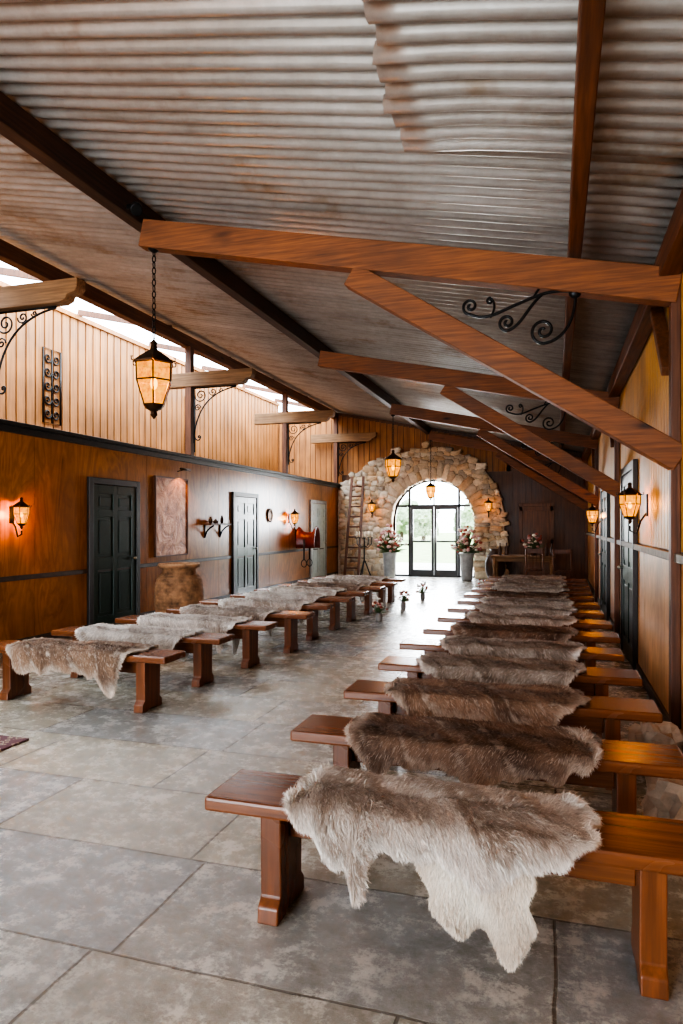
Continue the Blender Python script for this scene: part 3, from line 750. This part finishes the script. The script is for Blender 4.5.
# saddle
e=empty('riding_saddle',(XL,16.0,1.25),'red-brown leather saddle on a wall rack with hanging stirrups','saddle')
MB().box(0,.03,-.08,.08,-.14,.14).tube([(.02,0,0),(.5,0,.02)],.03,8).obj('wall_rack',M['iron'],parent=e)
vs=[];fs=[];NU,NV=18,18
for i in range(NU+1):
    u=i/NU; x=.06+u*.5; hgt=.10*math.exp(-((u-.02)/.16)**2)+.12*math.exp(-((u-1)/.14)**2)
    for j in range(NV+1):
        a=(j/NV-.5)*2*1.9; R=.19-.05*math.sin(PI*u)
        yy=R*math.sin(a)*(1+.3*(abs(a)>1.3)); zz=R*math.cos(a)+hgt*max(0,math.cos(a))-.1
        if abs(a)>1.45: yy=math.copysign(R*1.05,a)+.0; zz=-.1-(abs(a)-1.45)*.5
        vs.append((x,yy,zz))
for i in range(NU):
    for j in range(NV): k=i*(NV+1)+j; fs.append((k,k+1,k+NV+2,k+NV+1))
o=MB().add(vs,fs).obj('saddle_seat',M['leather'],parent=e,smooth=True); sm=o.modifiers.new('S','SOLIDIFY'); sm.thickness=.025
for s in (-1,1):
    MB().box(.26,.30,s*.2-.004,s*.2+.004,-.62,-.1).obj('stirrup_strap',M['black_leather'],parent=e)
    MB().tube([(.28+.07*math.cos(a),s*.2,-.7+.09*math.sin(a)) for a in [2*PI*k/14 for k in range(14)]],.01,6,True).obj('stirrup',M['iron'],parent=e,smooth=True)
# terracotta jar
prof=[(.25,0),(.28,.03)]
for k in range(15):
    z=.06+k*.05; rr=.29+.075*math.sin(PI*min(1,(z)/.85)**.9)
    if z>.66: rr-= (z-.66)*.55
    prof+=[(rr,z),(rr+.006,z+.018),(rr,z+.034)]
prof+=[(.25,.82),(.255,.85),(.31,.87),(.32,.90),(.30,.925),(.25,.915),(.22,.85),(.05,.80)]
m=MB().lathe(prof,40,(-5.42,9.1,0))
sobj(m,'terracotta_jar',M['clay'],'large ridged aged terracotta storage jar on flagstones','jar',0,None,True)
# ladder
e=empty('wooden_ladder',(-5.45,18.3,0),'tall rustic wooden ladder leaning beside stone arch','ladder')
m=MB()
for s in (-.2,.2): m.beam((s,0,0),(s*.85,.66,2.9),.05,.07,(1,0,0))
m.obj('rail',M['beamZ'],parent=e,bevel=.004)
m=MB()
for k in range(9):
    t=(k+1)/10; m.tube([(-.19,.66*t,2.9*t),(.19,.66*t,2.9*t)],.022,8)
m.obj('rung',M['beamZ'],parent=e,smooth=True)
# candelabra
e=empty('candelabra',(-4.85,17.5,0),'tall black iron floor candelabra on three legs','candle stand')
m=MB()
for k in range(3):
    a=2*PI*k/3+.4; m.tube([(.24*math.cos(a),.24*math.sin(a),0.01),(.13*math.cos(a),.13*math.sin(a),.25),(.02*math.cos(a),.02*math.sin(a),.55)],.016,6)
m.tube([(0,0,.5),(0,0,1.35)],.018,8)
for k in range(5):
    a=2*PI*k/5; m.tube([(0,0,.95),(.1*math.cos(a),.1*math.sin(a),.9),(.2*math.cos(a),.2*math.sin(a),1.0),(.21*math.cos(a),.21*math.sin(a),1.15)],.013,6)
    m.lathe([(.01,0),(.04,.01),(.045,.02)],12,(.21*math.cos(a),.21*math.sin(a),1.15))
m.obj('candle_frame',M['iron'],parent=e,smooth=True)
for k in range(5):
    a=2*PI*k/5; MB().lathe([(.02,0),(.02,.14),(.005,.16)],10,(.21*math.cos(a),.21*math.sin(a),1.17)).obj('candle',M['wax'],parent=e,smooth=True)
# flower urns
def flowers(par,z,R,n,seed,cols=('fl_w','fl_r','fl_p'),bs=1.0,nl=None):
    r=random.Random(seed); g=MB()
    for k in range(nl or n):
        a=r.uniform(0,2*PI); el=r.uniform(.1,1.5); L=R*r.uniform(.6,1.3)
        d=Vector((math.cos(a)*math.cos(el)*.8,math.sin(a)*math.cos(el)*.8,math.sin(el)*1.15))
        sd=d.cross(Vector((0,0,1))).normalized(); b=Vector((0,0,z)); w=R*.045
        p1=b+d*L*.6; p2=b+d*L+Vector((0,0,-.1*L))
        g.add([b-sd*.005,b+sd*.005,p1+sd*w,p2,p1-sd*w],[(0,1,2,3,4)])
    g.obj('foliage',M['leaf'],parent=par)
    for c in cols:
        m=MB()
        for k in range(n//9):
            a=r.uniform(0,2*PI); el=r.uniform(.15,1.5); L=R*r.uniform(.6,1.25)
            d=Vector((math.cos(a)*math.cos(el)*.8,math.sin(a)*math.cos(el)*.8,math.sin(el)*1.15))
            q=R*r.uniform(.06,.12)*bs; m.blob(Vector((0,0,z))+d*L,(q,q,q*.75),.5,2,1,k,4)
        m.obj('blossoms',M[c],parent=par,smooth=True)
for k,x in enumerate((-4.42,-2.28)):
    e=empty('flower_planter',(x,YE-1.0,0),'tall grey planter with loose cream and pink flowers','planter','flower planters')
    MB().lathe([(.13,0),(.15,.02),(.18,.6),(.2,.72),(.215,.74),(.2,.75),(.17,.72),(.02,.7)],28).obj('planter_pot',M['zinc'],parent=e,smooth=True)
    flowers(e,.72,.54,230,k+2,('fl_w','fl_p','fl_r'),1.0,130)
m=MB().lathe([(.13,0),(.17,.03),(.26,.3),(.27,.5),(.2,.7),(.12,.8),(.15,.87),(.12,.87),(.05,.78)],30,(-1.52,YE-1.15,0))
sobj(m,'floor_vase',M['claydark'],'dark brown clay floor vase beside stone arch','vase',0,None,True)
for k,(x,y) in enumerate(((-2.6,12.0),(-2.55,13.6),(-1.5,14.6),(-2.62,10.3))):
    e=empty('posy_jar',(x,y,0),'small jar of flowers standing on flagstones by the aisle','flowers','aisle posies')
    MB().lathe([(.04,0),(.05,.02),(.05,.10),(.035,.13),(.04,.14),(.02,.13)],16).obj('jar',M['zinc'],parent=e,smooth=True)
    flowers(e,.12,.17,60,20+k,bs=1.6)
# table
e=empty('wooden_table',(-.75,17.2,0),'pale wooden table with turned legs','table')
MB().box(-.75,.75,-.4,.4,.72,.76).obj('table_top',M['pale'],parent=e,bevel=.006)
for sx in (-1,1):
    for sy in (-1,1):
        MB().lathe([(.025,0),(.03,.1),(.045,.25),(.03,.4),(.045,.5),(.045,.72)],14,(sx*.66,sy*.32,0)).obj('leg',M['pale'],parent=e,smooth=True)
MB().box(-.64,.64,-.32,-.29,.62,.72).box(-.64,.64,.29,.32,.62,.72).obj('apron',M['pale'],parent=e)
def chair(x,y,rz):
    e=empty('wooden_chair',(x,y,0),'dark wooden chair with slatted back beside the table','chair','chairs at the table',rz)
    MB().box(-.21,.21,-.21,.21,.43,.46).obj('seat',M['beamZ'],parent=e,bevel=.008)
    for sx in (-.19,.19):
        MB().tube([(sx,-.19,0),(sx,-.19,.43)],.018,8).obj('leg',M['beamZ'],parent=e,smooth=True)
        MB().tube([(sx,.19,0),(sx,.19,.45),(sx,.25,.95)],.018,8).obj('leg',M['beamZ'],parent=e,smooth=True)
    m=MB().box(-.19,.19,.235,.255,.86,.95)
    for k in range(4): m.tube([(-.12+.08*k,.2,.46),(-.12+.08*k,.245,.88)],.01,6)
    m.obj('backrest',M['beamZ'],parent=e)
chair(-.45,16.4,PI); chair(.15,16.4,PI)
e=empty('table_flowers',(-.5,17.2,.76),'vase of red and cream flowers on the table','flowers')
MB().lathe([(.06,0),(.08,.08),(.05,.17),(.06,.18)],16).obj('vase',M['claydark'],parent=e,smooth=True); flowers(e,.17,.3,90,44,bs=1.4)
for k,x in enumerate((-1.3,-1.15,-.2,-.08)):
    sobj(MB().lathe([(.04,0),(.042,.02),(.042,.17),(.015,.23),(.016,.3),(.01,.3)],14,(x,17.15+.1*(k%2),.76)),'glass_bottle',M['claydark'],'dark bottle standing on the table','bottle',0,'bottles on the table',True)
# rug
sobj(MB().box(-6.0,-3.5,2.4,3.89,.0,.014),'woven_rug',M['rug'],'dark patterned woven rug on flagstones','rug',.003)
# ------------------------------------------------------------------ outside
o=MB().box(-60,60,YE+.3,27,-.12,-.01).obj('ground_path',M['gravel']); struct(o)
o=MB().box(-60,60,27,140,-.12,-.02).obj('ground_lawn',M['grass']); struct(o)
rt=random.Random(9)
for k,(x,y,h) in enumerate(((-18,62,3.6),(-14.5,66,4.2),(-11.2,60,3.2),(-7.5,68,3.8),(-22,64,4.6),(-4,62,3.2))):
    e=empty('tree',(x,y,-.02),'leafy green tree on the lawn outside','tree','garden trees')
    MB().tube([(0,0,0),(.1,0,h*.3),(0,.1,h*.6)],[.2,.15,.08],8).obj('trunk',M['bark'],parent=e,smooth=True)
    m=MB()
    for j in range(16):
        a=rt.uniform(0,6.28); q=rt.uniform(.1,.4)*h; m.blob((q*math.cos(a),q*math.sin(a),h*rt.uniform(.3,.85)),(h*.18,)*3,.7,3,1,k*20+j,3)
    m.obj('foliage',M['tree'],parent=e)
# ------------------------------------------------------------------ light
w=bpy.data.worlds.new('World'); SC.world=w; w.use_nodes=True
bg=w.node_tree.nodes['Background']; bg.inputs[0].default_value=(.82,.91,1,1); bg.inputs[1].default_value=6
def area(name,loc,rot,sx,sy,e,col):
    l=bpy.data.lights.new(name,'AREA'); l.shape='RECTANGLE'; l.size=sx; l.size_y=sy; l.energy=e; l.color=col
    o=bpy.data.objects.new(name,l); COL.objects.link(o); o.location=loc; o.rotation_euler=rot; return o
area('rooflight_daylight',(-7.5,8,6.3),(0,.35,0),2.2,23,1150,(.84,.92,1))
area('rear_opening_daylight',(-3.6,YB-.5,1.8),(PI/2,0,0),4.5,2.6,300,(.84,.92,1))
area('arch_daylight',(CX,YE+1.6,2.4),(-PI/2-.15,0,0),2.6,2.6,650,(.92,.96,1))
SC.view_settings.view_transform='AgX'
try: SC.view_settings.look='AgX - High Contrast'
except Exception as ex: print(ex)
SC.view_settings.exposure=0.55
# ------------------------------------------------------------------ camera
cd=bpy.data.cameras.new('Camera'); cd.lens=24; cd.sensor_width=36; cd.shift_y=13/1024; cd.clip_start=.05; cd.clip_end=500
cam=bpy.data.objects.new('Camera',cd); COL.objects.link(cam); cam.location=(0,0,1.5); cam.rotation_euler=(PI/2,0,math.radians(17.4)); SC.camera=cam
